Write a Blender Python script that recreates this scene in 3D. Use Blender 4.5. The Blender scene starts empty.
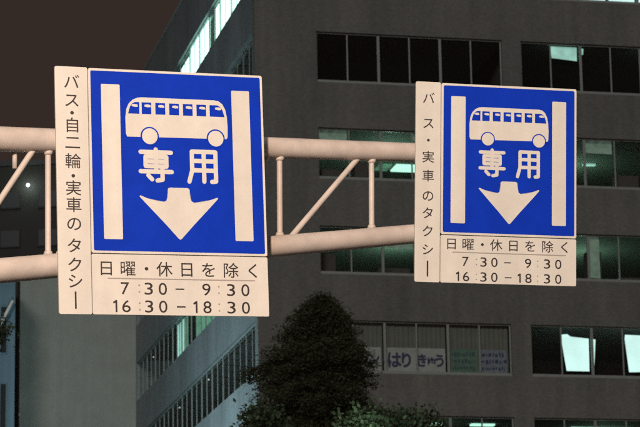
import bpy, bmesh, math, random
from mathutils import Vector, Matrix
R = math.radians
random.seed(7)
S = bpy.context.scene
COL = S.collection

# ------------------------------------------------------------------ camera
F, CX, CY = 2680.0, 320.0, 213.5          # focal length and centre, in pixels of the 640 x 427 photograph
PITCH, ROLL, EYE = R(13.2), R(1.0), Vector((0, 0, 1.6))
fwd = Vector((0, math.cos(PITCH), math.sin(PITCH)))
r0 = Vector((1, 0, 0)); u0 = r0.cross(fwd)
cam_r = r0 * math.cos(ROLL) - u0 * math.sin(ROLL)
cam_u = u0 * math.cos(ROLL) + r0 * math.sin(ROLL)
cd = bpy.data.cameras.new('camera'); cam = bpy.data.objects.new('camera', cd); COL.objects.link(cam)
cd.sensor_width = 36.0; cd.lens = F * 36.0 / 640.0
cd.clip_start = 0.1; cd.clip_end = 3000
m = Matrix((cam_r, cam_u, -fwd)).transposed().to_4x4(); m.translation = EYE
cam.matrix_world = m
cd.dof.use_dof = True; cd.dof.focus_distance = 19.5; cd.dof.aperture_fstop = 11
S.camera = cam

# ------------------------------------------------------------------ world, dim city "sun", exposure
SUN_EL, SUN_AZ = R(18), R(-8)              # faint glow of the town from behind the camera
w = bpy.data.worlds.new('World'); S.world = w; w.use_nodes = True
nt = w.node_tree; nt.nodes.clear()
sky = nt.nodes.new('ShaderNodeTexSky'); sky.sky_type = 'NISHITA'; sky.sun_disc = False
sky.sun_elevation = R(-4); sky.sun_rotation = R(188)
b1 = nt.nodes.new('ShaderNodeBackground'); b1.inputs[1].default_value = 0.05
nt.links.new(sky.outputs[0], b1.inputs[0])
b2 = nt.nodes.new('ShaderNodeBackground'); b2.inputs[0].default_value = (0.034, 0.0225, 0.019, 1); b2.inputs[1].default_value = 1.0
ad = nt.nodes.new('ShaderNodeAddShader'); wo = nt.nodes.new('ShaderNodeOutputWorld')
nt.links.new(b1.outputs[0], ad.inputs[0]); nt.links.new(b2.outputs[0], ad.inputs[1]); nt.links.new(ad.outputs[0], wo.inputs[0])
sd = bpy.data.lights.new('sun', 'SUN'); sd.energy = 0.66; sd.angle = R(12); sd.color = (0.96, 1.0, 0.97)
so = bpy.data.objects.new('sun', sd); COL.objects.link(so)
sdir = Vector((math.sin(SUN_AZ) * math.cos(SUN_EL), -math.cos(SUN_AZ) * math.cos(SUN_EL), math.sin(SUN_EL)))
so.rotation_euler = (-sdir).to_track_quat('-Z', 'Y').to_euler()
S.view_settings.view_transform = 'Standard'; S.view_settings.look = 'None'
S.view_settings.exposure = 0.0; S.view_settings.gamma = 1.0; S.view_settings.use_curve_mapping = False
S.cycles.use_denoising = False                # the photograph is a grainy night shot
S.cycles.use_adaptive_sampling = True; S.cycles.adaptive_threshold = 0.03; S.cycles.adaptive_min_samples = 40
S.cycles.sample_clamp_indirect = 0.6; S.cycles.sample_clamp_direct = 6.0
S.cycles.max_bounces = 6; S.cycles.transparent_max_bounces = 12

def at(px, py, Y):
    """the point at distance Y (metres along +y) seen at a pixel of the photograph"""
    d = fwd + cam_r * ((px - CX) / F) - cam_u * ((py - CY) / F)
    return EYE + d * (Y / d.y)

# ------------------------------------------------------------------ materials
def mat(name, col, rough=0.6, metal=0.0, var=0.0, scale=4.0, bump=0.0, bscale=60.0, spec=0.5, streak=0.0, emit=None, estr=0.0):
    M = bpy.data.materials.new(name); M.use_nodes = True
    n = M.node_tree; p = n.nodes['Principled BSDF']
    p.inputs['Base Color'].default_value = (*col, 1); p.inputs['Roughness'].default_value = rough
    p.inputs['Metallic'].default_value = metal; p.inputs['Specular IOR Level'].default_value = spec
    if emit: p.inputs['Emission Color'].default_value = (*emit, 1); p.inputs['Emission Strength'].default_value = estr
    if var or bump or streak:
        tc = n.nodes.new('ShaderNodeTexCoord')
    if var or streak:
        no = n.nodes.new('ShaderNodeTexNoise'); no.inputs['Scale'].default_value = scale; no.inputs['Detail'].default_value = 8; no.inputs['Roughness'].default_value = 0.65
        n.links.new(tc.outputs['Object'], no.inputs['Vector'])
        mr = n.nodes.new('ShaderNodeMapRange'); mr.inputs[1].default_value = 0.3; mr.inputs[2].default_value = 0.7
        mr.inputs[3].default_value = 1 - var; mr.inputs[4].default_value = 1 + var
        n.links.new(no.outputs['Fac'], mr.inputs[0])
        fac = mr.outputs[0]
        if streak:
            mp = n.nodes.new('ShaderNodeMapping'); mp.inputs['Scale'].default_value = (1.6, 1.6, 0.06)
            n.links.new(tc.outputs['Object'], mp.inputs[0])
            n2 = n.nodes.new('ShaderNodeTexNoise'); n2.inputs['Scale'].default_value = 2.2; n2.inputs['Detail'].default_value = 6
            n.links.new(mp.outputs[0], n2.inputs['Vector'])
            m2 = n.nodes.new('ShaderNodeMapRange'); m2.inputs[1].default_value = 0.35; m2.inputs[2].default_value = 0.7
            m2.inputs[3].default_value = 1 + streak * .4; m2.inputs[4].default_value = 1 - streak
            n.links.new(n2.outputs['Fac'], m2.inputs[0])
            mu = n.nodes.new('ShaderNodeMath'); mu.operation = 'MULTIPLY'
            n.links.new(fac, mu.inputs[0]); n.links.new(m2.outputs[0], mu.inputs[1]); fac = mu.outputs[0]
        mx = n.nodes.new('ShaderNodeVectorMath'); mx.operation = 'SCALE'; mx.inputs[0].default_value = col
        n.links.new(fac, mx.inputs['Scale']); n.links.new(mx.outputs[0], p.inputs['Base Color'])
    if bump:
        nb = n.nodes.new('ShaderNodeTexNoise'); nb.inputs['Scale'].default_value = bscale; nb.inputs['Detail'].default_value = 4
        n.links.new(tc.outputs['Object'], nb.inputs['Vector'])
        bp = n.nodes.new('ShaderNodeBump'); bp.inputs['Strength'].default_value = bump; bp.inputs['Distance'].default_value = 0.01
        n.links.new(nb.outputs['Fac'], bp.inputs['Height']); n.links.new(bp.outputs[0], p.inputs['Normal'])
    return M

def tile_mat(name, col, mortar, size, var=0.15):
    """small facade tiles: brick pattern over the wall's own x/z or y/z"""
    M = mat(name, col, 0.55, var=0.0)
    n = M.node_tree; p = n.nodes['Principled BSDF']
    tc = n.nodes.new('ShaderNodeTexCoord'); sx = n.nodes.new('ShaderNodeSeparateXYZ'); n.links.new(tc.outputs['Object'], sx.inputs[0])
    a = n.nodes.new('ShaderNodeMath'); a.operation = 'ADD'; n.links.new(sx.outputs[0], a.inputs[0]); n.links.new(sx.outputs[1], a.inputs[1])
    cx = n.nodes.new('ShaderNodeCombineXYZ'); n.links.new(a.outputs[0], cx.inputs[0]); n.links.new(sx.outputs[2], cx.inputs[1])
    br = n.nodes.new('ShaderNodeTexBrick'); br.offset = 0.0; br.inputs['Scale'].default_value = 1.0
    br.inputs['Brick Width'].default_value = size * 2; br.inputs['Row Height'].default_value = size; br.inputs['Mortar Size'].default_value = size * 0.05
    br.inputs['Color1'].default_value = (*[c * (1 - var) for c in col], 1); br.inputs['Color2'].default_value = (*[c * (1 + var) for c in col], 1)
    br.inputs['Mortar'].default_value = (*mortar, 1)
    n.links.new(cx.outputs[0], br.inputs['Vector'])
    no = n.nodes.new('ShaderNodeTexNoise'); no.inputs['Scale'].default_value = 0.35; no.inputs['Detail'].default_value = 9; no.inputs['Roughness'].default_value = 0.7
    mp = n.nodes.new('ShaderNodeMapping'); mp.inputs['Scale'].default_value = (1, 1, 0.45)
    n.links.new(tc.outputs['Object'], mp.inputs[0]); n.links.new(mp.outputs[0], no.inputs['Vector'])
    mr = n.nodes.new('ShaderNodeMapRange'); mr.inputs[1].default_value = 0.3; mr.inputs[2].default_value = 0.7; mr.inputs[3].default_value = 0.72; mr.inputs[4].default_value = 1.2
    n.links.new(no.outputs['Fac'], mr.inputs[0])
    n2 = n.nodes.new('ShaderNodeTexNoise'); n2.inputs['Scale'].default_value = 1.0; n2.inputs['Detail'].default_value = 6     # rain streaks
    m2 = n.nodes.new('ShaderNodeMapping'); m2.inputs['Scale'].default_value = (2.6, 2.6, 0.11); n.links.new(tc.outputs['Object'], m2.inputs[0]); n.links.new(m2.outputs[0], n2.inputs['Vector'])
    r2 = n.nodes.new('ShaderNodeMapRange'); r2.inputs[1].default_value = .35; r2.inputs[2].default_value = .7; r2.inputs[3].default_value = 1.08; r2.inputs[4].default_value = .89; n.links.new(n2.outputs['Fac'], r2.inputs[0])
    mm = n.nodes.new('ShaderNodeMath'); mm.operation = 'MULTIPLY'; n.links.new(mr.outputs[0], mm.inputs[0]); n.links.new(r2.outputs[0], mm.inputs[1])
    vs = n.nodes.new('ShaderNodeVectorMath'); vs.operation = 'SCALE'; n.links.new(br.outputs['Color'], vs.inputs[0]); n.links.new(mm.outputs[0], vs.inputs['Scale'])
    n.links.new(vs.outputs[0], p.inputs['Base Color'])
    return M

def glass_mat(name, clear=0.86, rough=0.03):
    M = bpy.data.materials.new(name); M.use_nodes = True; n = M.node_tree; n.nodes.clear()
    o = n.nodes.new('ShaderNodeOutputMaterial'); t = n.nodes.new('ShaderNodeBsdfTransparent'); t.inputs[0].default_value = (clear, clear * 1.0, clear * .98, 1)
    g = n.nodes.new('ShaderNodeBsdfGlossy'); g.inputs['Roughness'].default_value = rough
    ge = n.nodes.new('ShaderNodeNewGeometry'); iv = n.nodes.new('ShaderNodeMath'); iv.operation = 'SUBTRACT'; iv.inputs[0].default_value = 1.0
    n.links.new(ge.outputs['Backfacing'], iv.inputs[1]); mu = n.nodes.new('ShaderNodeMath'); mu.operation = 'MULTIPLY'
    mu.inputs[0].default_value = .06; n.links.new(iv.outputs[0], mu.inputs[1])     # reflect once, at the outer face of the pane
    x = n.nodes.new('ShaderNodeMixShader'); n.links.new(mu.outputs[0], x.inputs[0]); n.links.new(t.outputs[0], x.inputs[1]); n.links.new(g.outputs[0], x.inputs[2])
    n.links.new(x.outputs[0], o.inputs[0]); return M

def emit_mat(name, col, strength, var=0.0, scale=3.0):
    M = mat(name, tuple(min(.8, c) for c in col), 0.8, emit=col, estr=strength)
    if var:
        n = M.node_tree; p = n.nodes['Principled BSDF']
        tc = n.nodes.new('ShaderNodeTexCoord'); no = n.nodes.new('ShaderNodeTexNoise'); no.inputs['Scale'].default_value = scale; no.inputs['Detail'].default_value = 5
        n.links.new(tc.outputs['Object'], no.inputs['Vector'])
        mr = n.nodes.new('ShaderNodeMapRange'); mr.inputs[1].default_value = .3; mr.inputs[2].default_value = .7
        mr.inputs[3].default_value = strength * (1 - var); mr.inputs[4].default_value = strength * (1 + var)
        n.links.new(no.outputs['Fac'], mr.inputs[0]); n.links.new(mr.outputs[0], p.inputs['Emission Strength'])
    return M

MAT = dict(
    cream=mat('cream_sheeting', (.81, .795, .75), .42, var=.05, scale=7, spec=.3, streak=.09),
    blue=mat('blue_sheeting', (.004, .042, .56), .5, var=.10, scale=6, spec=.1),
    black=mat('black_print', (.035, .028, .03), .5, var=.25, scale=30),
    grey_print=mat('faded_print', (.42, .38, .36), .5),
    alu=mat('aluminium_edge', (.62, .60, .58), .5, metal=.25, var=.1),
    pipe=mat('ivory_pipe_paint', (.73, .655, .61), .5, var=.15, scale=5, bump=.12, bscale=160, streak=.14),
    bolt=mat('galvanised_steel', (.36, .35, .34), .5, metal=.6, var=.15),
    tile=tile_mat('brown_facade_tiles', (.160, .150, .134), (.11, .106, .098), .048),
    grey_tile=tile_mat('grey_facade_tiles', (.19, .20, .205), (.13, .135, .135), .048),
    plaster=mat('grey_plaster', (.275, .258, .225), .8, var=.12, scale=.8, bump=.2, bscale=20, streak=.06),
    frame=mat('window_aluminium', (.30, .31, .29), .5, metal=.2, var=.1),
    glass=glass_mat('window_glass', .95),
    room=mat('room_paint', (.22, .24, .215), .8, var=.08),
    darkroom=mat('dark_room_paint', (.10, .09, .085), .8, var=.2),
    net=emit_mat('net_blind_glowing_dimly', (.30, .44, .36), .16, var=.5, scale=3.5),
    curtain=mat('drawn_curtain', (.20, .205, .19), .85, var=.15, scale=2),
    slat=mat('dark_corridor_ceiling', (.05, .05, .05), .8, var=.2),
    slab=mat('floor_slab_concrete', (.2, .2, .19), .8, var=.1),
    roof=mat('roof_felt', (.08, .08, .08), .9, var=.2),
    blind_bright=emit_mat('blind_lit_from_behind', (.50, 1.0, .86), 3.4, var=.25, scale=1.2),
    blind_white=emit_mat('white_blind_lit_from_behind', (.62, .95, .93), 1.0, var=.10, scale=1.5),
    blind_dim=emit_mat('blind_half_lit', (.42, .78, .70), .62, var=.25, scale=3),
    blind_green=emit_mat('green_curtain_lit_from_behind', (.14, .36, .24), .42, var=.6, scale=2.2),
    tube=emit_mat('fluorescent_tube', (.50, 1.0, .80), 1.25),
    spot=emit_mat('small_lamp', (.7, .85, .9), .8),
    trunk=mat('bark', (.07, .05, .035), .9, var=.3, scale=8, bump=.6),
    asphalt=mat('asphalt', (.05, .05, .052), .85, var=.2, scale=6, bump=.4, bscale=200),
    soil=mat('ground_soil', (.07, .065, .055), .95, var=.25, scale=1),
    paving=mat('paving', (.22, .21, .2), .85, var=.12, scale=2),
    paint=mat('road_paint', (.72, .72, .70), .6, var=.1),
    lampmetal=mat('lamp_post_paint', (.2, .2, .19), .5, metal=.3),
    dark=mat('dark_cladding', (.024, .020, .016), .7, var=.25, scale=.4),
    bluewall=mat('blue_grey_cladding', (.09, .155, .20), .55, var=.18, scale=.6, streak=.25),
    sheet_grey=mat('banner_cloth', (.50, .52, .53), .8, var=.12, scale=2),
    sheet_green=mat('green_banner_cloth', (.15, .26, .22), .8, var=.25, scale=5),
    sheet_blue=mat('pale_blue_banner_cloth', (.26, .30, .37), .8, var=.2, scale=5),
    navy=mat('navy_print', (.06, .065, .16), .7),
    teal_print=mat('teal_print', (.07, .13, .15), .7),
)

def leaf_mat(name, c1, c2):
    M = mat(name, c1, .65, spec=.25); n = M.node_tree; p = n.nodes['Principled BSDF']
    g = n.nodes.new('ShaderNodeNewGeometry'); r = n.nodes.new('ShaderNodeValToRGB')
    r.color_ramp.elements[0].color = (*c1, 1); r.color_ramp.elements[1].color = (*c2, 1)
    n.links.new(g.outputs['Random Per Island'], r.inputs[0]); n.links.new(r.outputs[0], p.inputs['Base Color'])
    return M
MAT['leaf_dark'] = leaf_mat('dark_foliage', (.034, .038, .020), (.066, .070, .038))
MAT['leaf_green'] = leaf_mat('green_foliage', (.030, .048, .022), (.10, .13, .08))

# ------------------------------------------------------------------ mesh helpers
def tag(o, label=None, cat=None, group=None, kind=None):
    if label: o['label'] = label
    if cat: o['category'] = cat
    if group: o['group'] = group
    if kind: o['kind'] = kind
    return o
def empty(name, loc=(0, 0, 0), mw=None):
    o = bpy.data.objects.new(name, None); COL.objects.link(o); o.empty_display_size = .3
    if mw is not None: o.matrix_world = mw
    else: o.location = loc
    return o
def obj(name, bm, material, parent=None, smooth=False, loc=None):
    me = bm if isinstance(bm, bpy.types.Mesh) else bpy.data.meshes.new(name)
    if not isinstance(bm, bpy.types.Mesh):
        bm.normal_update(); bm.to_mesh(me); bm.free()
    if not me.materials: me.materials.append(material)
    if smooth:
        for f in me.polygons: f.use_smooth = True
    o = bpy.data.objects.new(name, me); COL.objects.link(o)
    if parent: o.parent = parent
    if loc is not None: o.location = loc
    return o
def BM(): return bmesh.new()
def box(bm, x0, x1, y0, y1, z0, z1, mw=None):
    vs = [bm.verts.new((x, y, z)) for z in (z0, z1) for y in (y0, y1) for x in (x0, x1)]
    if mw is not None:
        for v in vs: v.co = mw @ v.co
    for q in ((0, 2, 3, 1), (4, 5, 7, 6), (0, 1, 5, 4), (2, 6, 7, 3), (0, 4, 6, 2), (1, 3, 7, 5)):
        bm.faces.new([vs[i] for i in q])
    return bm
def tube(bm, a, b, ra, rb=None, n=16, caps=True):
    rb = ra if rb is None else rb
    a, b = Vector(a), Vector(b); d = (b - a).normalized()
    x = d.orthogonal().normalized(); y = d.cross(x)
    A = [bm.verts.new(a + (x * math.cos(t) + y * math.sin(t)) * ra) for t in [2 * math.pi * i / n for i in range(n)]]
    B = [bm.verts.new(b + (x * math.cos(t) + y * math.sin(t)) * rb) for t in [2 * math.pi * i / n for i in range(n)]]
    for i in range(n): bm.faces.new((A[i], A[(i + 1) % n], B[(i + 1) % n], B[i]))
    if caps: bm.faces.new(A[::-1]); bm.faces.new(B)
    return bm
def path_tube(bm, pts, radii, n=10):
    rings = []
    for i, p in enumerate(pts):
        p = Vector(p); d = (Vector(pts[min(i + 1, len(pts) - 1)]) - Vector(pts[max(i - 1, 0)])).normalized()
        x = d.cross(Vector((.3, .9, .1))).normalized(); y = d.cross(x)
        rings.append([bm.verts.new(p + (x * math.cos(2 * math.pi * k / n) + y * math.sin(2 * math.pi * k / n)) * radii[i]) for k in range(n)])
    for A, B in zip(rings, rings[1:]):
        for k in range(n): bm.faces.new((A[k], A[(k + 1) % n], B[(k + 1) % n], B[k]))
    bm.faces.new(rings[0][::-1]); bm.faces.new(rings[-1])
    return bm
def plate(bm, pts, y0, y1):
    """a flat outline in x/z made into a sheet from y0 (front) to y1 (back)"""
    A = [bm.verts.new((x, y0, z)) for x, z in pts]; B = [bm.verts.new((x, y1, z)) for x, z in pts]
    fA = bm.faces.new(A); fB = bm.faces.new(B[::-1])
    k = len(pts)
    for i in range(k): bm.faces.new((A[i], B[i], B[(i + 1) % k], A[(i + 1) % k]))
    bmesh.ops.triangulate(bm, faces=[fA, fB])
    bmesh.ops.recalc_face_normals(bm, faces=bm.faces)
    return bm
def rrect(x0, x1, z0, z1, r, n=5):
    out = []
    for cx, cz, a in ((x1 - r, z1 - r, 0), (x0 + r, z1 - r, 90), (x0 + r, z0 + r, 180), (x1 - r, z0 + r, 270)):
        for i in range(n + 1):
            t = R(a + 90 * i / n); out.append((cx + r * math.cos(t), cz + r * math.sin(t)))
    return out
def circle(cx, cz, r, n=28): return [(cx + r * math.cos(2 * math.pi * i / n), cz + r * math.sin(2 * math.pi * i / n)) for i in range(n)]

def stroke(bm, line, hw, y0, y1):
    """one brush stroke of a heavy sign character: a polyline with round ends, as a thin sheet"""
    for (ax, az), (bx, bz) in zip(line, line[1:]):
        t = math.atan2(bz - az, bx - ax)
        pts = [(bx + hw * math.cos(t + R(a)), bz + hw * math.sin(t + R(a))) for a in (-90, -45, 0, 45, 90)] + [(ax + hw * math.cos(t + R(a)), az + hw * math.sin(t + R(a))) for a in (90, 135, 180, 225, 270)]
        plate(bm, pts, y0, y1); y0 -= .00006
SEN = [[(.06, .885), (.94, .885)], [(.5, .97), (.5, .37)], [(.2, .755), (.2, .475)], [(.8, .755), (.8, .475)], [(.2, .755), (.8, .755)], [(.2, .615), (.8, .615)], [(.2, .475), (.8, .475)],
       [(.05, .32), (.95, .32)], [(.68, .40), (.68, .09), (.53, .06)], [(.27, .205), (.38, .09)]]
YOU = [[(.17, .93), (.17, .38), (.07, .05)], [(.17, .93), (.92, .93)], [(.92, .93), (.92, .075), (.79, .06)], [(.17, .66), (.92, .66)], [(.17, .385), (.92, .385)], [(.545, .93), (.545, .06)]]
_glyph = {}
def glyph(ch, bold):
    k = (ch, bold)
    if k not in _glyph:
        c = bpy.data.curves.new('glyph', 'FONT'); c.body = ch; c.offset = bold; c.resolution_u = 4
        o = bpy.data.objects.new('glyph', c); COL.objects.link(o); bpy.context.view_layer.update()
        me = bpy.data.meshes.new_from_object(o.evaluated_get(bpy.context.evaluated_depsgraph_get()))
        V = [(v.co.x, v.co.y) for v in me.vertices]; P = [tuple(p.vertices) for p in me.polygons]
        bpy.data.objects.remove(o); bpy.data.curves.remove(c); bpy.data.meshes.remove(me)
        _glyph[k] = (V, P)
    return _glyph[k]
def put(bm, ch, cx, cz, wd, ht, y, bold=0.0, fit=False, slant=0.0):
    """one character centred at (cx, cz); wd x ht is its em square, or its bounding box if fit"""
    V, P = glyph(ch, bold)
    if fit:
        xs = [v[0] for v in V]; ys = [v[1] for v in V]
        mx, my, kx, ky = (min(xs) + max(xs)) / 2, (min(ys) + max(ys)) / 2, wd / (max(xs) - min(xs)), ht / (max(ys) - min(ys))
    else: mx, my, kx, ky = .5, .38, wd, ht
    vs = [bm.verts.new((cx + (x - mx) * kx, y, cz + (z - my) * ky)) for x, z in V]
    for p in P:
        f = bm.faces.new([vs[i] for i in p]); f.normal_update()
        if f.normal.y > 0: f.normal_flip()

# ------------------------------------------------------------------ ground, road, pavement (all below the picture)
RD = Matrix.Translation((-1.0, 0, 0)) @ Matrix.Rotation(R(14), 4, 'Z')
def sheet(name, x0, x1, y0, y1, z, m_):
    bm = BM()
    vs = [bm.verts.new(RD @ Vector((x, y, z))) for x, y in ((x0, y0), (x1, y0), (x1, y1), (x0, y1))]; bm.faces.new(vs)
    return tag(obj(name, bm, m_), kind='structure')
sheet('ground', -1500, 1500, -1500, 1500, 0, MAT['soil'])
sheet('road', -2.6, 9.5, -60, 84, .004, MAT['asphalt'])
for nm, x0, x1 in (('pavement', -6.5, -2.75), ('pavement', 9.65, 13.5)):
    bm = BM(); box(bm, x0, x1, -60, 84, 0.004, .15, RD); tag(obj(nm, bm, MAT['paving']), kind='structure')
for x0, x1 in ((-2.75, -2.6), (9.5, 9.65)):
    bm = BM(); box(bm, x0, x1, -60, 84, 0.004, .153, RD); tag(obj('kerb', bm, MAT['slab']), kind='structure')
bm = BM()
for k in range(14):
    y = -58 + k * 10
    vs = [bm.verts.new(RD @ Vector(p)) for p in ((3.4, y, .008), (3.55, y, .008), (3.55, y + 6, .008), (3.4, y + 6, .008))]; bm.faces.new(vs)
tag(obj('road_marking', bm, MAT['paint']), kind='structure')

# ------------------------------------------------------------------ the office building at the back
HD = R(12.6); ZB = 95.0
corner = at(258, 323, ZB)
BMW = Matrix.Translation((corner.x, corner.y, 0)) @ Matrix.Rotation(HD, 4, 'Z')   # local x along the right face, y along the left face, z up
office = empty('office_building', mw=BMW)
tag(office, 'big brown tiled office block with long window bands and a lit top corner', 'building')
HEADS = [34.62, 30.97, 27.28, 23.56, 20.06, 16.60]
SILLS = [32.66, 29.02, 25.33, 21.76, 18.12, 14.70]
SIDE_SILLS = [32.95] + SILLS[1:]
PAR = 37.05
GROUPS = [(2.34, 9.50), (10.25, 17.41), (18.16, 25.32)]
LEN_U, LEN_V, TH = 27.6, 29.5, .34
LV0, LV1 = .55, 29.35
# walls of the right (front) face: bands between the windows, and piers
bm = BM()
zs = [0.0]
edges = sorted([(s, h) for s, h in zip(SILLS, HEADS)])
prev = 0.0
for s, h in edges:
    box(bm, 0, LEN_U, 0, TH, prev, s)
    xs = [0] + [e for g in GROUPS for e in g] + [LEN_U]
    for a, b in zip(xs[0::2], xs[1::2]): box(bm, a, b, 0, TH, s, h)
    prev = h
box(bm, 0, LEN_U, 0, TH, prev, PAR)
bmesh.ops.remove_doubles(bm, verts=bm.verts, dist=1e-4)
obj('front_wall', bm, MAT['tile'], office)
bm = BM(); prev = 0.0
for s, h in sorted(zip(SIDE_SILLS, HEADS)):
    box(bm, 0, TH, TH, LEN_V, prev, s); box(bm, 0, TH, TH, LV0, s, h); box(bm, 0, TH, LV1, LEN_V, s, h); prev = h
box(bm, 0, TH, TH, LEN_V, prev, PAR)
obj('side_wall', bm, MAT['grey_tile'], office)
bm = BM()
box(bm, LEN_U - .3, LEN_U, TH, LEN_V, 0, PAR); box(bm, TH, LEN_U - .3, LEN_V - .3, LEN_V, 0, PAR)
obj('back_wall', bm, MAT['grey_tile'], office)
bm = BM(); box(bm, TH, LEN_U - .3, TH, LEN_V - .3, 35.6, 35.85); obj('roof', bm, MAT['roof'], office)
bm = BM()
box(bm, -.05, LEN_U, -.05, TH + .06, PAR + .003, PAR + .10); box(bm, -.05, TH + .06, TH + .06, LEN_V, PAR + .003, PAR + .10)
obj('parapet_coping', bm, MAT['frame'], office)
# inside: floor slabs, room walls
for s, h in zip(SILLS, HEADS):
    bm = BM(); box(bm, 2.275, LEN_U - .3, TH, LEN_V - .3, h + .12, h + .12 + .30); obj('ceiling_slab', bm, MAT['room'], office)
    bm = BM(); box(bm, TH, 2.272, TH, LEN_V - .3, h + .12, h + .12 + .30); obj('corridor_slab', bm, MAT['slat'], office)
bm = BM()
for s, h in zip(SILLS, HEADS):
    z0, z1 = s - 1.0, h + .115
    box(bm, 2.35, LEN_U - .31, 8.0, 8.12, z0, z1)
    box(bm, 2.2, 2.34, TH + .01, LEN_V - .31, z0, z1)
    for g, g2 in zip(GROUPS, GROUPS[1:]):
        x = (g[1] + g2[0]) / 2; box(bm, x - .06, x + .06, TH + .01, 7.99, z0, z1)
obj('room_wall', bm, MAT['darkroom'], office)

# windows: a sliding pair in an aluminium frame, 2.387 m wide
PW = (9.50 - 2.34) / 3
def frame_mesh(wd, ht):
    bm = BM()
    box(bm, 0, wd, -.06, .06, -.07, 0)                       # sill, a little proud
    box(bm, 0, .05, -.02, .02, 0, ht); box(bm, wd - .05, wd, -.02, .02, 0, ht)
    box(bm, .05, wd - .05, -.03, .03, ht - .05, ht); box(bm, .05, wd - .05, -.03, .03, 0, .05)
    box(bm, wd / 2 - .028, wd / 2 + .028, -.018, .008, .05, ht - .05)
    me = bpy.data.meshes.new('window_frame'); bm.to_mesh(me); bm.free(); me.materials.append(MAT['frame']); return me
def pane_mesh(wd, ht):
    bm = BM(); box(bm, 0, wd, 0, .006, 0, ht)
    me = bpy.data.meshes.new('window_pane'); bm.to_mesh(me); bm.free(); me.materials.append(MAT['glass']); return me
def curtain_bm(wd, ht, amp=.014, folds=13):
    bm = BM(); n = folds * 6
    T = [bm.verts.new((wd * i / n, amp * math.sin(i * 2 * math.pi / 6 + .7 * math.sin(i * .37)), ht)) for i in range(n + 1)]
    L = [bm.verts.new((wd * i / n, amp * math.sin(i * 2 * math.pi / 6 + .7 * math.sin(i * .37)), 0)) for i in range(n + 1)]
    for i in range(n): bm.faces.new((L[i], L[i + 1], T[i + 1], T[i]))
    return bm
WM = {}
def window(x, y, z, ht, wd, rot):
    k = (round(ht, 3), round(wd, 3))
    if k not in WM: WM[k] = (frame_mesh(wd, ht), pane_mesh(wd / 2 - .08, ht - .10))
    fm, pm = WM[k]
    fr = bpy.data.objects.new('window', fm); COL.objects.link(fr); fr.parent = office
    fr.location = (x, y, z); fr.rotation_euler = (0, 0, rot)
    for j in range(2):
        p = bpy.data.objects.new('pane', pm); COL.objects.link(p); p.parent = fr
        p.location = (.05 + .002 + j * (wd / 2 - .022), -.014 + j * .010, .05)
    return fr
WIN = {}
for r_, (s, h) in enumerate(zip(SILLS, HEADS)):
    for gi, g in enumerate(GROUPS):
        for k in range(3):
            WIN['F', r_, gi, k] = window(g[0] + k * PW, .14, s + .07, h - s - .07, PW, 0)
    for k in range(12):
        # side face: window's own x runs back along the wall, seen from outside (-x)
        WIN['S', r_, k] = window(.14, LV0 + (k + 1) * 2.4, SIDE_SILLS[r_] + .07, h - SIDE_SILLS[r_] - .07, 2.4, R(-90))

def blind(win, pts, m_, y=.16, name='blind'):
    bm = BM(); plate(bm, pts, y, y + .004); return obj(name, bm, m_, win)
def curtain(win, x0, wd, ht, m_, name='curtain', y=.2):
    return obj(name, curtain_bm(wd, ht), m_, win, smooth=True, loc=(x0, y, 0))

# top floor, lit side windows
hh = HEADS[0] - SIDE_SILLS[0] - .07
for k in range(0, 12):
    wn = WIN['S', 0, k]
    # in side windows local x runs from far to near
    if k <= 6:
        for j in range(2):
            if (k, j) == (3, 0): continue
            x0 = .06 + j * 1.15; top = hh - random.choice((.05, .06, .10, .22)); low = .06
            blind(wn, [(x0, low), (x0 + 1.12, low), (x0 + 1.12, top), (x0, top)], MAT['blind_bright'], .045)
    elif k == 7:
        blind(wn, [(1.3, .06), (2.3, .06), (2.3, hh * .5), (1.3, hh * .62)], MAT['blind_dim'])
# top floor, front: bright strip at the frame's top right edge
for gi in (1, 2):
    for k in range(3):
        wn = WIN['F', 0, gi, k]
        if gi == 1 and k == 0:
            blind(wn, [(1.28, .06), (2.3, .06), (2.3, hh - .1), (1.28, hh - .1)], MAT['blind_dim']); continue
        for j in range(2):
            x0 = .06 + j * 1.18
            blind(wn, [(x0, .06), (x0 + 1.09, .06), (x0 + 1.09, hh + .2), (x0, hh + .2)], MAT['blind_white'])
# second row: short blinds half pulled down
h1 = HEADS[1] - SILLS[1] - .07
blind(WIN['F', 1, 1, 0], [(1.30, h1 - .52), (2.30, h1 - .60), (2.31, h1 - .06), (1.24, h1 - .06)], MAT['blind_dim'])
blind(WIN['F', 1, 1, 1], [(.06, h1 - .35), (.17, h1 - .33), (.19, h1 - .1), (.06, h1 - .08)], MAT['blind_dim'])
blind(WIN['F', 1, 1, 2], [(-.0 + .10, h1 - .48), (2.2, h1 - .52), (2.28, h1 - .06), (.08, h1 - .06)], MAT['blind_dim'])
# fifth row: two bright crooked blinds
h4 = HEADS[4] - SILLS[4] - .07
blind(WIN['F', 4, 1, 0], [(1.42, .22), (2.30, .22), (2.32, h4 - .42), (1.62, h4 - .36), (1.50, h4 - .27), (1.27, h4 - .29), (1.25, h4 - .42)], MAT['blind_white'])
blind(WIN['F', 4, 1, 1], [(.06, .70), (.10, .30), (.14, .75), (.20, h4 - .45), (.06, h4 - .42)], MAT['blind_white'])
blind(WIN['F', 4, 1, 1], [(1.46, .22), (2.32, .25), (2.32, h4 - .35), (2.0, h4 - .33), (1.95, h4 - .25), (1.36, h4 - .24), (1.34, h4 - .4)], MAT['blind_white'])
blind(WIN['F', 4, 1, 2], [(.08, .3), (.6, .3), (.62, h4 - .3), (.06, h4 - .3)], MAT['blind_white'])
# drawn curtains on the fifth row, left bay
for k in range(3): curtain(WIN['F', 4, 0, k], .05, PW - .1, h4 - .03, MAT['curtain'])
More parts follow.
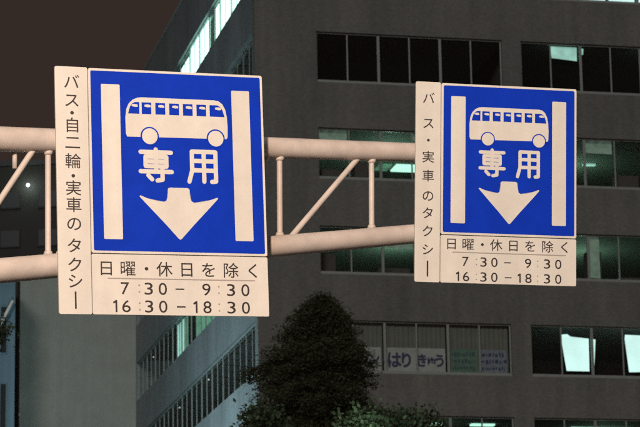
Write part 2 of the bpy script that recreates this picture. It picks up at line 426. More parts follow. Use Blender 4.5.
# lower-left side windows: tall thin lit strips and green curtains
h3 = HEADS[3] - SILLS[3] - .07
for k, x0, wd, m_ in ((7, .15, .34, 'blind_dim'), (7, .75, .30, 'blind_dim'), (7, 1.35, .42, 'blind_dim'), (6, .2, .2, 'blind_green'), (7, 1.9, .4, 'blind_green')):
    curtain(WIN['S', 3, k], x0, wd, h3 - .06, MAT[m_])
for k in (4, 5): curtain(WIN['S', 3, k], .1, 2.2, h3 - .06, MAT['blind_green'])
# ceiling lights inside; the real lamps that make the rooms glow
def room_light(u, v, z, sx, sy, watt, col, m_='tube', vis=True):
    if vis:
        bm = BM(); box(bm, -sx / 2, sx / 2, -sy / 2, sy / 2, 0, .06); obj('ceiling_light', bm, MAT[m_], office, loc=(u, v, z - .065))
    if watt:
        ld = bpy.data.lights.new('ceiling_lamp', 'POINT'); ld.energy = watt * .21; ld.color = col; ld.shadow_soft_size = .2
        lo = bpy.data.objects.new('ceiling_lamp', ld); COL.objects.link(lo); lo.parent = office; lo.location = (u, v, z - 1.1)
for r_, gi, u, wd, top in ((2, 0, 2.6, .9, .55), (2, 0, 3.9, .5, .9), (2, 0, 8.2, 1.0, .6), (2, 1, 10.6, 1.3, .5), (2, 1, 14.1, .9, .75), (2, 1, 15.4, .6, 1.1),
                           (3, 0, 2.5, .7, 1.0), (3, 0, 4.9, 1.2, .6), (3, 0, 6.4, .5, .8), (3, 1, 12.9, .55, 1.35), (3, 1, 14.3, 1.2, .5), (3, 1, 11.0, .9, .7), (5, 0, 7.6, .9, 1.2), (5, 1, 10.6, 1.6, 1.5)):
    bm = BM(); box(bm, 0, wd, 0, .45, 0, 1.0 + top); obj('cabinet', bm, MAT['darkroom'], office, loc=(u, .75 + random.uniform(0, .8), SILLS[r_] - .99))
for r_, gi, k, x0, wd, drop in ((2, 0, 0, .08, 1.08, .45), (2, 0, 1, 1.25, 1.05, .30), (2, 1, 0, .1, 1.0, 1.2), (2, 1, 1, .1, 1.06, .5), (3, 0, 1, .08, 1.1, .7), (3, 1, 1, .08, .42, 1.6), (3, 1, 2, .1, 1.1, .5)):
    hz_ = HEADS[r_] - SILLS[r_] - .07
    blind(WIN['F', r_, gi, k], [(x0, hz_ - drop), (x0 + wd, hz_ - drop - .02), (x0 + wd, hz_ + .1), (x0, hz_ + .1)], MAT['net'], .18)
GR = (.52, 1.0, .74)
room_light(6.25, 5.9, HEADS[2] + .12, .5, .9, 0, GR, 'blind_green'); room_light(7.2, 5.9, HEADS[2] + .12, 1.05, 1.0, 0, GR)
room_light(5.9, 3.5, HEADS[2] + .12, 1.2, .3, 330, GR, vis=False)
room_light(13.5, 4.5, HEADS[2] + .12, 1.2, .3, 170, GR, vis=False)
room_light(14.2, 4.3, HEADS[2] + .12, .5, .2, 0, GR, 'blind_dim')
room_light(6.2, 3.6, HEADS[3] + .12, 1.2, .3, 220, GR, vis=False)
room_light(13.4, 3.5, HEADS[3] + .12, 1.2, .3, 190, GR, vis=False)
room_light(6.8, 2.5, HEADS[5] + .12, 1.2, .3, 40, GR); room_light(9.0, 2.5, HEADS[5] + .12, .9, .3, 0, GR)
room_light(13.8, 3.0, HEADS[5] + .12, 2.4, .3, 40, GR)
for r_, v in ((3, 27.4), (4, 13.0), (4, 20.2)):
    bm = BM(); box(bm, -.025, .025, -.05, .05, 0, .03); obj('ceiling_light', bm, MAT['spot'], office, loc=(.5, v, HEADS[r_] - .06))

# banners hung behind the fifth-row windows
def banner(u0, u1, z0, z1, m_, label, texts=(), tm='navy', rows=0):
    bn = empty('window_banner', mw=BMW @ Matrix.Translation((u0, .315, z0)))
    wd, ht = u1 - u0, z1 - z0
    bm = BM(); n = 14
    A = [bm.verts.new((wd * i / n, .006 * math.sin(i * 1.7), 0)) for i in range(n + 1)]; B = [bm.verts.new((wd * i / n, .006 * math.sin(i * 1.7 + .5), ht)) for i in range(n + 1)]
    for i in range(n): bm.faces.new((A[i], A[i + 1], B[i + 1], B[i]))
    obj('cloth', bm, MAT[m_], bn)
    for ch, cx, sz in texts:
        bm = BM(); put(bm, ch, cx, ht * .5, sz, sz * 1.12, -.012, .035); obj('character', bm, MAT[tm], bn)
    bm = BM()
    for r_ in range(rows):
        x = .1
        while x < wd - .12:
            ww = random.uniform(.03, .12); hz = random.uniform(.035, .085); zc = ht * (.22 + .56 * r_ / max(1, rows - 1)) + random.uniform(-.02, .02)
            vs = [bm.verts.new((xx, -.012, zz)) for xx, zz in ((x, zc - hz), (x + ww, zc - hz), (x + ww, zc + hz), (x, zc + hz))]; bm.faces.new(vs)
            x += ww + random.uniform(.03, .06)
    if rows: obj('lettering', bm, MAT[tm], bn)['kind'] = 'stuff'
    else: bm.free()
    tag(bn, label, 'banner', 'banners across the lower half of the curtained windows')
zb0, zb1 = SILLS[4] + .12, SILLS[4] + 1.02
banner(3.05, 4.62, zb0, zb1, 'sheet_grey', 'grey window banner partly hidden by the dark tree, ending in one katakana letter', [('ー', .35, .6), ('ン', 1.28, .50)])
banner(4.76, 7.04, zb0, zb1, 'sheet_grey', 'grey window banner reading はり きゅう in navy letters', [('は', .34, .56), ('り', .80, .54), ('き', 1.38, .46), ('ゅ', 1.74, .42), ('う', 2.06, .46)])
banner(7.18, 8.27, zb0, zb1, 'sheet_green', 'green window banner with small dark rows of writing', (), 'teal_print', 3)
banner(8.33, 9.38, zb0, zb1, 'sheet_blue', 'pale blue window banner with small writing, rightmost of the row', (), 'navy', 3)

# ------------------------------------------------------------------ rear wing: the blank grey wall at the left
wing = empty('rear_wing', mw=BMW @ Matrix.Translation((0, LEN_V, 0)))
tag(wing, 'blank grey plaster building end wall behind the lower left of the signs', 'building')
bm = BM(); box(bm, -5.45, -.003, .003, 14, 0, 27.7); obj('wall', bm, MAT['plaster'], wing)
bm = BM(); box(bm, -5.55, -.003, -.06, 14.1, 27.703, 27.85); obj('parapet_coping', bm, MAT['frame'], wing)
bm = BM(); tube(bm, (-5.62, -.05, 0), (-5.62, -.05, 27.6), .14, n=12)
obj('drainpipe', bm, MAT['dark'], wing)
for z in range(15, 27, 3):
    bm = BM(); box(bm, -5.60, -5.40, -.06, .0, z, z + .12); obj('pipe_bracket', bm, MAT['bolt'], wing)

# blue grey building left of it
blue = empty('clad_building', mw=Matrix.Translation(at(0, 427, 118).xy.to_3d() + Vector((-1.0, 0, 0))) @ Matrix.Rotation(R(8), 4, 'Z'))
tag(blue, 'blue grey clad building at the left edge with tall narrow windows', 'building')
bm = BM(); box(bm, -14, 1.62, 0, 3.2, 0, 26.7); obj('wall', bm, MAT['bluewall'], blue)
bm = BM(); box(bm, -14.1, 1.66, -.1, 3.3, 26.703, 26.85); obj('roof', bm, MAT['roof'], blue)
wf = BM(); box(wf, 0, .34, -.06, 0, 0, 2.2); wme = bpy.data.meshes.new('narrow_window'); wf.to_mesh(wme); wf.free(); wme.materials.append(MAT['bluewall'])
pf = BM(); box(pf, .05, .29, -.08, -.063, .06, 2.14); pme = bpy.data.meshes.new('narrow_pane'); pf.to_mesh(pme); pf.free()
pme.materials.append(mat('night_glass', (.012, .013, .014), .3, spec=.2))
for r_ in range(4):
    for k in range(12):
        f_ = bpy.data.objects.new('window', wme); COL.objects.link(f_); f_.parent = blue; f_.location = (-6.1 + k * .64, 0, 12.6 + r_ * 3.5)
        p_ = bpy.data.objects.new('pane', pme); COL.objects.link(p_); p_.parent = f_

a_ = blue.matrix_world.inverted() @ at(1, 321, 117.0); b_ = blue.matrix_world.inverted() @ at(13, 297, 117.0)
bm = BM(); path_tube(bm, [(a_.x - 1.2, -.35, a_.z - 2.6), (a_.x, -.35, a_.z), (b_.x, -.35, b_.z)], [.07, .07, .07], 8); obj('stair_stringer', bm, MAT['pipe'], blue)
bm = BM(); path_tube(bm, [(b_.x, -.35, b_.z), (b_.x, 0, b_.z)], [.05, .05], 8); obj('stringer_bracket', bm, MAT['bolt'], blue)
# dark tower far behind the gantry's left end, with one lamp
tw = empty('apartment_tower', mw=Matrix.Translation(at(-12, 200, 210).xy.to_3d()) @ Matrix.Rotation(R(-6), 4, 'Z'))
tag(tw, 'dark distant tower seen through the truss at the far left with one bright lamp', 'building')
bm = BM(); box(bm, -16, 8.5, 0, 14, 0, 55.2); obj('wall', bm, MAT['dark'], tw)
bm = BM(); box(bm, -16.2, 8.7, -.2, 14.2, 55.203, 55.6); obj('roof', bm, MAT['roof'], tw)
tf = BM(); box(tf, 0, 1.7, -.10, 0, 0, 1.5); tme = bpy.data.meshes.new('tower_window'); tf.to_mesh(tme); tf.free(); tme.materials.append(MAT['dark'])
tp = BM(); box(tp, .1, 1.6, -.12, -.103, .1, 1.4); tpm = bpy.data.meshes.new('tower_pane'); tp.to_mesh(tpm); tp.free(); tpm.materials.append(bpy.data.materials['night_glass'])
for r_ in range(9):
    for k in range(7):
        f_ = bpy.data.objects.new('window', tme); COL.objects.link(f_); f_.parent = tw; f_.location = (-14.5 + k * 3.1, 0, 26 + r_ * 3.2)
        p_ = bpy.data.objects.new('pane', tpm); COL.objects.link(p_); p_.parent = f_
lp = at(27, 184, 209.0)
bm = BM(); bmesh.ops.create_icosphere(bm, subdivisions=2, radius=.13)
lo = obj('wall_lamp', bm, emit_mat('far_lamp', (.8, .92, 1.0), 9.0), tw)
lo.location = tw.matrix_world.inverted() @ lp if False else (Matrix.Rotation(R(6), 4, 'Z') @ (lp - at(-12, 200, 210).xy.to_3d()))
lo.location.y = -.28
ld = bpy.data.lights.new('wall_lamp_light', 'POINT'); ld.energy = 60; ld.color = (.75, 1, .9); ld.shadow_soft_size = .2
ll = bpy.data.objects.new('wall_lamp_light', ld); COL.objects.link(ll); ll.parent = tw; ll.location = lo.location + Vector((0, -.7, 0))

# ------------------------------------------------------------------ trees
def tree(base, height, crown_z, prof, label, leaf, nclump, nleaf, lsize, group=None, seed=1, upright=.3, spread=1.0):
    rnd = random.Random(seed)
    t = empty('tree', base); tag(t, label, 'tree', group)
    bm = BM(); pts, rad = [], []
    for i in range(9):
        k = i / 8; pts.append((.12 * math.sin(k * 5 + seed), .12 * math.cos(k * 4 + seed) - .12, height * .97 * k)); rad.append(.20 * (1 - k) ** .8 * height / 13 + .012)
    path_tube(bm, pts, rad)
    def prad(z):
        k = (z - crown_z) / (height - crown_z); k = min(max(k, 0), 1)
        for (a, ra), (b, rb) in zip(prof, prof[1:]):
            if a <= k <= b: return ra + (rb - ra) * (k - a) / (b - a)
        return prof[-1][1]
    tr = obj('trunk', bm, MAT['trunk'], t, smooth=True)
    lb = BM(); V = []; Fc = []
    cl = []
    for _ in range(nclump):
        z = crown_z + (height - crown_z) * rnd.random() ** .85
        r = prad(z); a = rnd.uniform(0, 2 * math.pi); q = r * math.sqrt(rnd.random()) * rnd.choice((.75, .9, 1.0, 1.14))
        cl.append((q * math.cos(a), q * math.sin(a), z, r))
    for j in range(0, len(cl), 3):
        x, y, z, r = cl[j]
        zz = max(crown_z * .8, z - .35 * math.hypot(x, y) - .2)
        path_tube(lb, [(0, 0, zz), (x * .5, y * .5, (zz + z) / 2 + .05), (x, y, z)], [.035, .022, .006], 5)
    for x, y, z, r in cl:
        sp = (.16 + .13 * r) * spread
        for _ in range(nleaf):
            c = Vector((rnd.gauss(x, sp), rnd.gauss(y, sp), rnd.gauss(z, sp * .62)))
            out = Vector((c.x, c.y, 0)); out = out.normalized() if out.length > .01 else Vector((1, 0, 0))
            d = (out * rnd.uniform(.2, 1) + Vector((rnd.uniform(-1, 1), rnd.uniform(-1, 1), rnd.uniform(-.5, .9) + upright))).normalized()
            s_ = d.cross(Vector((rnd.uniform(-1, 1), rnd.uniform(-1, 1), rnd.uniform(-1, 1)))).normalized()
            L = lsize * rnd.uniform(.6, 1.5); W = L * .36; i0 = len(V)
            V += [c, c + d * L * .5 + s_ * W, c + d * L, c + d * L * .5 - s_ * W]; Fc.append((i0, i0 + 1, i0 + 2, i0 + 3))
    obj('limb', lb, MAT['trunk'], t, smooth=True)
    me = bpy.data.meshes.new('crown'); me.from_pydata(V, [], Fc); me.update()
    obj('crown', me, MAT[leaf], t)
    return t
def conifer(base, height, crown_z, prof, label, leaf, nbranch, seed):
    """dark layered tree: sprays of narrow leaves along drooping branches of uneven length"""
    rnd = random.Random(seed)
    t = empty('tree', base); tag(t, label, 'tree')
    bm = BM(); path_tube(bm, [(.05 * math.sin(i), .05 * math.cos(i), height * .985 * i / 10) for i in range(11)], [.17 * (1 - i / 10) + .012 for i in range(11)], 10)
    obj('trunk', bm, MAT['trunk'], t, smooth=True)
    V, Fc = [], []; lb = BM()
    def leafs(c, d, n, sp, L0):
        for _ in range(n):
            p = Vector((rnd.gauss(c.x, sp), rnd.gauss(c.y, sp), rnd.gauss(c.z, sp * .6)))
            e = (d * rnd.uniform(.3, 1.2) + Vector((rnd.uniform(-1, 1), rnd.uniform(-1, 1), rnd.uniform(-.8, .7)))).normalized()
            w_ = e.cross(Vector((rnd.uniform(-1, 1), rnd.uniform(-1, 1), rnd.uniform(-1, 1)))).normalized()
            L = L0 * rnd.uniform(.5, 1.5); W = L * .17; k = len(V)
            V.extend((p, p + e * L * .45 + w_ * W, p + e * L, p + e * L * .45 - w_ * W)); Fc.append((k, k + 1, k + 2, k + 3))
    for b in range(nbranch):
        k = rnd.random() ** .8; z = crown_z + (height - crown_z) * k
        for (a, ra_), (c, rc) in zip(prof, prof[1:]):
            if a <= k <= c: r = ra_ + (rc - ra_) * (k - a) / (c - a)
        a = rnd.uniform(0, 2 * math.pi)
        r *= (.86 + .20 * math.sin(z * 6.3 + 1.5 * math.sin(a)) + .15 * math.sin(a * 2 + z * 1.7)) * rnd.uniform(.80, 1.14) * (1 - .20 * math.cos(a)) * (1.28 if rnd.random() < .08 else 1)
        d = Vector((math.cos(a), math.sin(a), 0)); n = max(3, int(r / .12))
        pts = [Vector((0, 0, z + .12)) + d * (r * i / n) + Vector((0, 0, -.22 * r * (i / n) ** 1.5 + .03 * math.sin(i + b))) for i in range(n + 1)]
        if b % 3 == 0: path_tube(lb, [pts[0], pts[n // 2], pts[-1]], [.028, .016, .004], 5)
        for i in range(1, n + 1):
            leafs(pts[i], d, 34, .085 + .05 * (1 - i / n), .08)
    leafs(Vector((0, 0, height - .1)), Vector((0, 0, 1)), 120, .08, .09)
    obj('limb', lb, MAT['trunk'], t, smooth=True)
    me = bpy.data.meshes.new('crown'); me.from_pydata(V, [], Fc); me.update(); obj('crown', me, MAT[leaf], t)
    return t
top = at(322, 303, 60)
conifer((top.x, 60, 0), top.z, 6.5, [(0, 1.9), (.3, 1.75), (.55, 1.50), (.72, 1.24), (.84, 1.08), (.90, .93), (.94, .70), (.975, .46), (1, .10)],
        'tall dark conical tree standing against the brown office wall', 'leaf_dark', 800, 5)
for (px, py, Y, hgt, r, lab, sd_) in (
        (364, 415, 50, 0, .72, 'leafy treetop lit green from below, right in front of the dark conical tree', 11),
        (396, 414, 51, 0, .5, 'leafy treetop lit green from below, just right of the dark conical tree', 12),
        (424, 419, 52, 0, .55, 'small leafy treetop lit green from below, furthest right of the lit treetops', 13),
        (262, 414, 54, 0, .6, 'small dim treetop below the big left sign at the corner of the office', 14)):
    tp_ = at(px, py, Y)
    tree((tp_.x, Y, 0), tp_.z, tp_.z - 4.5, [(0, r * .6), (.3, r), (.65, r * .95), (.88, r * .6), (1, r * .15)], lab, 'leaf_green', 150, 50, .085, 'small trees lit from below', sd_)
tp_ = at(-34, 321, 48)
tree((tp_.x, 48, 0), tp_.z, tp_.z - .42, [(0, .7), (.5, .88), (1, .6)], 'roadside tree at the left edge, only a branch in view', 'leaf_green', 70, 70, .05, None, 21, .3, .45)

# ------------------------------------------------------------------ unseen lamps added just outside the frame to light leaves, wall and signs
def added_globe_lamp(x, y, z, watt, col, label, group='added globe lamps among the trees'):
    t = empty('added_globe_lamp', (x, y, 0)); tag(t, label, 'lamp', group)
    bm = BM(); tube(bm, (0, 0, 0), (0, 0, z - .2), .09, .05, 14); tube(bm, (0, 0, 0), (0, 0, .5), .14, .13, 14); obj('pole', bm, MAT['lampmetal'], t, smooth=False)
    bm = BM(); bmesh.ops.create_uvsphere(bm, u_segments=20, v_segments=12, radius=.2); obj('globe', bm, emit_mat('globe_glass', col, 6), t, smooth=True, loc=(0, 0, z))
    ld = bpy.data.lights.new('added_globe_light', 'POINT'); ld.energy = watt; ld.color = col; ld.shadow_soft_size = .25
    lo = bpy.data.objects.new('added_globe_light', ld); COL.objects.link(lo); lo.parent = t; lo.location = (0, 0, z + .25)
gp = at(371, 446, 48.5)
added_globe_lamp(gp.x, gp.y, gp.z, 62, (.72, 1, .80), 'added, unseen pale globe lamp on a pole, lighting the treetops')  # added below the view so the leaves are lit from beneath
# unseen cool floodlight added left of the office to brighten its side wall
fl = BMW @ Vector((-9.0, 6.0, 0))
fz = 13.2
t = empty('added_yard_lamp', fl); tag(t, 'added, unseen tall yard lamp brightening the office side wall', 'lamp')
bm = BM(); tube(bm, (0, 0, 0), (0, 0, fz), .14, .08, 14); obj('pole', bm, MAT['lampmetal'], t)
bm = BM(); box(bm, -.3, .3, -.25, .25, fz + .003, fz + .16); obj('lamp_head', bm, MAT['lampmetal'], t)
bm = BM(); box(bm, -.26, .26, -.21, .21, fz + .163, fz + .18); obj('lens', bm, emit_mat('yard_lens', (.62, .9, 1.0), 8), t)
ld = bpy.data.lights.new('added_yard_light', 'POINT'); ld.energy = 4800; ld.color = (.60, .92, 1.0); ld.shadow_soft_size = .3
lo = bpy.data.objects.new('added_yard_light', ld); COL.objects.link(lo); lo.parent = t; lo.location = (0, 0, fz + .55)

# unseen warm street lamp added over the road to light signs and pipes
SL = Vector((-.80, 4.5, 10.2))
t = empty('added_street_lamp', (-4.75, 3.52, .15)); tag(t, 'added, unseen warm street lamp over the road, lighting the bus lane signs', 'street lamp')
bm = BM(); path_tube(bm, [(0, 0, 0), (0, 0, 4), (0, 0, 9.0), (.5, .12, 9.75), (1.6, .4, 10.1), (3.4, .85, 10.18)], [.11, .09, .07, .055, .05, .045], 14); obj('pole', bm, MAT['lampmetal'], t, smooth=True)
bm = BM(); path_tube(bm, [(3.35, .83, 10.17), (3.5, .87, 10.17), (3.9, .97, 10.16), (4.3, 1.07, 10.14), (4.42, 1.10, 10.13)], [.05, .10, .14, .11, .03], 16); obj('lamp_head', bm, MAT['lampmetal'], t, smooth=True)
bm = BM(); bmesh.ops.create_uvsphere(bm, u_segments=20, v_segments=10, radius=.13)
for v in bm.verts: v.co.z *= .5
obj('lens', bm, emit_mat('warm_lens', (1.0, .76, .50), 10), t, smooth=True, loc=(3.95, .98, 10.02))
ld = bpy.data.lights.new('added_street_light', 'SPOT'); ld.energy = 9000; ld.color = (1.0, .74, .56); ld.spot_size = R(110); ld.spot_blend = .5; ld.shadow_soft_size = .12
lo = bpy.data.objects.new('added_street_light', ld); COL.objects.link(lo); lo.parent = t; lo.location = (3.95, .98, 9.85)
lo.rotation_euler = (Vector((0, 18.5, 5.0)) - SL).to_track_quat('-Z', 'Y').to_euler()

# ------------------------------------------------------------------ sign gantry: a tapering cantilever truss
UA, UB = at(25, 139.8, 18.35), at(413, 152.5, 20.1)      # axis of the upper chord
LA, LB = at(25, 268.5, 18.35), at(413, 234, 20.1)        # axis of the lower chord
def chord(A, B, k): return A + (B - A) * k
KL, KR = -.62, 1.40                                      # left end at the mast, right end behind the small sign
ra = lambda k: max(.066, .088 - .014 * k)
gan = empty('sign_gantry', chord(LA, LB, KL).xy.to_3d() + Vector((0, 0, .15)))
tag(gan, 'ivory painted steel pipe truss arm carrying the two blue bus lane signs', 'gantry')
g0 = gan.location.copy()
G = lambda p: Vector(p) - g0
for A, B in ((UA, UB), (LA, LB)):
    bm = BM(); N = 24
    path_tube(bm, [G(chord(A, B, KL + (KR - KL) * i / N)) for i in range(N + 1)], [ra(KL + (KR - KL) * i / N) for i in range(N + 1)], 24)
    obj('chord_pipe', bm, MAT['pipe'], gan, smooth=True)
def kpx(px):                                             # position along the arm of a strut seen at a pixel column
    lo_, hi_ = KL, KR
    for _ in range(40):
        m_ = (lo_ + hi_) / 2; p = chord(UA, UB, m_) - EYE
        x = CX + F * p.dot(cam_r) / p.dot(fwd)
        if x < px: lo_ = m_
        else: hi_ = m_
    return lo_
ks = [kpx(-54), kpx(48), kpx(128), kpx(204), kpx(279.5), kpx(371.5), kpx(462), kpx(548)]
def gusset(p, k):
    pass
for k in ks:
    bm = BM(); tube(bm, G(chord(UA, UB, k)), G(chord(LA, LB, k)), .022, n=14, caps=False); obj('strut', bm, MAT['pipe'], gan, smooth=True)
for i, (a, b) in enumerate(zip(ks, ks[1:])):
    if i == 5: continue                                  # the panel beside the small sign has no brace
    bm = BM(); tube(bm, G(chord(LA, LB, a + .010)), G(chord(UA, UB, b - .020)), .022, n=14, caps=False); obj('diagonal_brace', bm, MAT['pipe'], gan, smooth=True)
# weld collars where struts meet chords
for k in ks:
    for A, B, sgn in ((UA, UB, -1), (LA, LB, 1)):
        c = chord(A, B, k); bm = BM(); o_ = (chord(LA, LB, k) - chord(UA, UB, k)).normalized() * (-sgn)
        tube(bm, G(c + o_ * ra(k) * .92), G(c + o_ * (ra(k) + .022)), .036, .027, 14); obj('weld_collar', bm, MAT['pipe'], gan, smooth=True)
# end caps, mast, base plate
for A, B in ((UA, UB), (LA, LB)):
    c = chord(A, B, KR); d = (B - A).normalized(); bm = BM(); tube(bm, G(c), G(c + d * .012), ra(KR) * 1.04, n=24); obj('end_cap', bm, MAT['pipe'], gan)
mb = chord(LA, LB, KL); zt = chord(UA, UB, KL).z + .35
bm = BM(); tube(bm, (0, 0, 0), (0, 0, zt - g0.z), .17, .15, 28); obj('mast', bm, MAT['pipe'], gan, smooth=True)
bm = BM(); tube(bm, (0, 0, zt - g0.z), (0, 0, zt - g0.z + .02), .165, n=28); obj('mast_cap', bm, MAT['pipe'], gan)
bm = BM(); box(bm, -.35, .35, -.35, .35, 0, .03); obj('base_plate', bm, MAT['bolt'], gan)
for sx in (-1, 1):
    for sy in (-1, 1):
        bm = BM(); tube(bm, (sx * .28, sy * .28, .03), (sx * .28, sy * .28, .09), .028, n=6); obj('anchor_bolt', bm, MAT['bolt'], gan)
# short hanger seen under the upper chord at the far left
k = kpx(14); c = chord(UA, UB, k)
bm = BM(); tube(bm, G(c + Vector((0, .05, -.04))), G(c + Vector((0, .05, -.20))), .018, n=10); obj('hanger', bm, MAT['pipe'], gan, smooth=True)

# ------------------------------------------------------------------ the two bus lane signs
def bus_sign(loc, yaw, tilt, roll, W, HB, HP, WS, side_text, row_y, label):
    mw = Matrix.Translation(loc) @ Matrix.Rotation(yaw, 4, 'Z') @ Matrix.Rotation(tilt, 4, 'X') @ Matrix.Rotation(roll, 4, 'Y')
    s = empty('bus_lane_sign', mw=mw); tag(s, label, 'road sign', 'bus lane signs on the gantry')
    X = lambda u: -W / 2 + u * W
    Z = lambda v: -v * HB
    T = .018                                           # sheet thickness of each panel, front face at y = 0
    # main panel: aluminium tray, cream margin, blue field
    bm = BM(); plate(bm, rrect(-W / 2, W / 2, -HB, 0, .014), 0, T); p = obj('main_panel', bm, MAT['cream'], s)
    e = .0165
    bm = BM(); plate(bm, rrect(-W / 2 + e, W / 2 - e, -HB + e, -e, .012), -.0012, -.0002); obj('blue_field', bm, MAT['blue'], p)
    Y1, Y2 = -.0024, -.0014
    for u0, u1, v0, v1 in ((.0705, .1765, .084, .925), (.8175, .922, .0905, .920)):
        bm = BM(); plate(bm, rrect(X(u0), X(u1), Z(v1), Z(v0), .008, 3), Y1, Y2); obj('lane_line', bm, MAT['cream'], p)
    # bus: body outline, windows, wheels
    body = [(.213, .367), (.206, .350), (.205, .262), (.212, .215), (.226, .185), (.248, .164), (.275, .152), (.30, .149), (.715, .149), (.742, .153), (.764, .170), (.780, .200),
            (.788, .240), (.791, .297), (.789, .352), (.782, .362), (.50, .364)]
    bm = BM(); plate(bm, [(X(u), Z(v)) for u, v in body], Y1, Y2); obj('bus_body', bm, MAT['cream'], p)
    wins = [[(.221, .240), (.232, .203), (.246, .184), (.262, .176), (.285, .1755), (.285, .240)]]
    for a, b in ((.299, .353), (.377, .433), (.456, .512), (.535, .590), (.613, .668)): wins.append([(a, .240), (a, .1765), (b, .1765), (b, .240)])
    wins.append([(.689, .240), (.689, .1765), (.735, .1765), (.751, .186), (.764, .205), (.774, .240)])
    for q in wins:
        bm = BM(); plate(bm, [(X(u), Z(v)) for u, v in q], -.0034, -.0025); obj('bus_window', bm, MAT['blue'], p)
        xs = [a for a, _ in q]; c = (min(xs) + max(xs)) / 2 + .004
        gl = [(c - .016, .199), (c - .014, .189), (c + .004, .187), (c + .018, .190), (c + .020, .202), (c + .002, .203)]
        bm = BM(); plate(bm, [(X(u), Z(v)) for u, v in gl], -.0044, -.0035); obj('window_glint', bm, MAT['cream'], p)
    for u in (.341, .7195):
        bm = BM(); plate(bm, circle(X(u), Z(.361), .0515 * W * 1.02), -.0034, -.0025); obj('wheel_ring', bm, MAT['blue'], p)
        bm = BM(); plate(bm, circle(X(u), Z(.361), .0445 * W), -.0044, -.0035); obj('wheel', bm, MAT['cream'], p)
    for strokes, uc, vc, wd, ht in ((SEN, .373, .5195, .197 * W, .187 * HB), (YOU, .639, .5175, .181 * W, .188 * HB)):
        bm = BM()
        for i, ln in enumerate(strokes): stroke(bm, [(X(uc) + (a - .5) * wd, Z(vc) + (b - .5) * ht) for a, b in ln], .0122 * W, Y1 - .00012 * i, Y2)
        obj('character', bm, MAT['cream'], p)
    arrow = [(.449, .638), (.438, .643), (.435, .655), (.436, .688), (.428, .709), (.414, .716), (.375, .713), (.32, .700), (.281, .685), (.275, .688), (.278, .694), (.32, .737), (.42, .838),
             (.492, .915), (.501, .920), (.510, .915), (.58, .840), (.68, .738), (.720, .696), (.724, .690), (.718, .686), (.68, .700), (.625, .714), (.585, .717), (.570, .709), (.562, .688), (.562, .655), (.559, .643), (.549, .638)]
    bm = BM(); plate(bm, [(X(u), Z(v)) for u, v in arrow], Y1, Y2); obj('arrow', bm, MAT['cream'], p)
    # hours plate under it
    z1, z0 = -HB - .007, -HP; ph = z1 - z0
    bm = BM(); plate(bm, rrect(-W / 2, W / 2, z0, z1, .012), .001, T); hp = obj('hours_plate', bm, MAT['cream'], s)
    Zp = lambda v: z1 - v * ph
    yt = -.0008; r1, r2, r3, rl = row_y
    for ch, u in zip('日曜・休日を除く', (.079, .200, .305, .406, .533, .658, .785, .915)):
        bm = BM(); put(bm, ch, X(u), Zp(r1), .094 * W, .088 * W, yt, .003); obj('character', bm, MAT['black'], hp)
    bm = BM(); plate(bm, [(X(.087), Zp(rl) - .0035), (X(.923), Zp(rl) - .0035), (X(.923), Zp(rl) + .0035), (X(.087), Zp(rl) + .0035)], yt - .0004, yt + .0004); obj('rule_line', bm, MAT['grey_print'], hp)
    dw, dh = .047 * W, .066 * W
    for rv, items in ((r2, (('7', .182, 1), ('3', .3145, 1), ('0', .394, 1), ('-', .491, 0), ('9', .642, 1), ('3', .783, 1), ('0', .866, 1))),
                      (r3, (('1', .126, .55), ('6', .187, 1), ('3', .3145, 1), ('0', .394, 1), ('-', .496, 0), ('1', .578, .55), ('8', .645, 1), ('3', .783, 1), ('0', .866, 1)))):
        for ch, u, k in items:
            bm = BM(); c, z = X(u), Zp(rv)
            if ch == '-': put(bm, '-', c, z, .05 * W, .007 * W, yt, 0, True)
            elif ch == '1':
                q = dw * .5; hh_ = dh / 2
                stroke(bm, [(c - q * .35, z + hh_ * .58), (c + q * .22, z + hh_ * .86), (c + q * .22, z - hh_ * .88)], dh * .075, yt - .0004, yt + .0004)
            else: put(bm, ch, c, z, dw * k, dh, yt, 0.0, True)
            obj('dash' if ch == '-' else 'digit', bm, MAT['black'], hp)
        for u in (.2615, .713):
            for dz in (-.018, .018):
                bm = BM(); plate(bm, circle(X(u), Zp(rv) + dz * W, .0052 * W, 8), yt - .0004, yt + .0004); obj('colon_dot', bm, MAT['grey_print'], hp)
    # side plate with the vertical line of text
    xs1, xs0 = -W / 2 - .006, -W / 2 - WS
    bm = BM(); plate(bm, rrect(xs0, xs1, -HP, 0.004, .012), .001, T); sp = obj('side_plate', bm, MAT['cream'], s)
    sz = .120 * WS / .2401
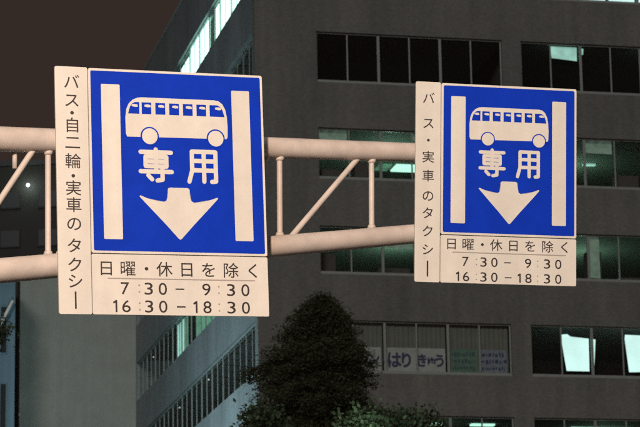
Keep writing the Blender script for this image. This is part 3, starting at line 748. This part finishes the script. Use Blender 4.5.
    for ch, v in side_text:
        bm = BM()
        cx = (xs0 + xs1) / 2 + .002; cz = -v * HP
        if ch == '|': plate(bm, [(cx - .006, cz - .06), (cx + .006, cz - .06), (cx + .006, cz + .06), (cx - .006, cz + .06)], yt - .0004, yt + .0004)
        else: put(bm, ch, cx, cz, sz, sz * .94, yt, .003)
        obj('character', bm, MAT['black'], sp)
    # rails across the back, stand-off arms and clamps round the gantry pipes
    inv = mw.inverted()
    d = (UB - UA).normalized()
    for A, B in ((UA, UB), (LA, LB)):
        pts = []
        for u in (.22, .74):
            # where the pipe passes behind this part of the sign (in the sign's own frame)
            lo_, hi_ = KL, KR
            for _ in range(40):
                m_ = (lo_ + hi_) / 2
                if (inv @ chord(A, B, m_)).x < X(u): lo_ = m_
                else: hi_ = m_
            pts.append((X(u), inv @ chord(A, B, lo_), ra(lo_), lo_))
        zr = sum(q[1].z for q in pts) / 2
        bm = BM(); box(bm, -W / 2 - WS * .7, W / 2 - .06, T + .001, T + .04, zr - .03, zr + .03); obj('rail', bm, MAT['bolt'], s)
        for x, c, rr, k in pts:
            if k > KR - .01: continue
            bm = BM(); box(bm, x - .025, x + .025, T + .041, c.y - rr * .9, zr - .022, zr + .022); obj('standoff_arm', bm, MAT['pipe'], s)
            bm = BM(); axis = (inv.to_3x3() @ d)
            tube(bm, c - axis * .03, c + axis * .03, rr + .008, n=24); obj('clamp', bm, MAT['bolt'], s, smooth=False)
    return s

SIDE_L = list(zip('バス・自二輪・実車のタクシ|', (.0593, .1345, .1869, .2366, .3075, .3831, .4436, .4922, .5604, .6365, .7250, .8015, .8674, .9442)))
SIDE_R = list(zip('バス・実車のタクシ|', (.0794, .2053, .2909, .3742, .4691, .5689, .6554, .7455, .8374, .933)))
bus_sign((-1.0069, 18.3, 6.9432), .3548, .0524, -.0381, 1.2898, 1.3127, 1.7438, .2401, SIDE_L, (.232, .563, .858, .40),
         'larger nearer blue bus lane sign at left whose side plate also lists motorcycles')
bus_sign((1.4781, 19.9, 7.2494), .2417, .1345, -.0037, 1.0882, 1.1619, 1.5313, .2036, SIDE_R, (.175, .544, .860, .352),
         'smaller farther blue bus lane sign at right with a shorter side plate text')
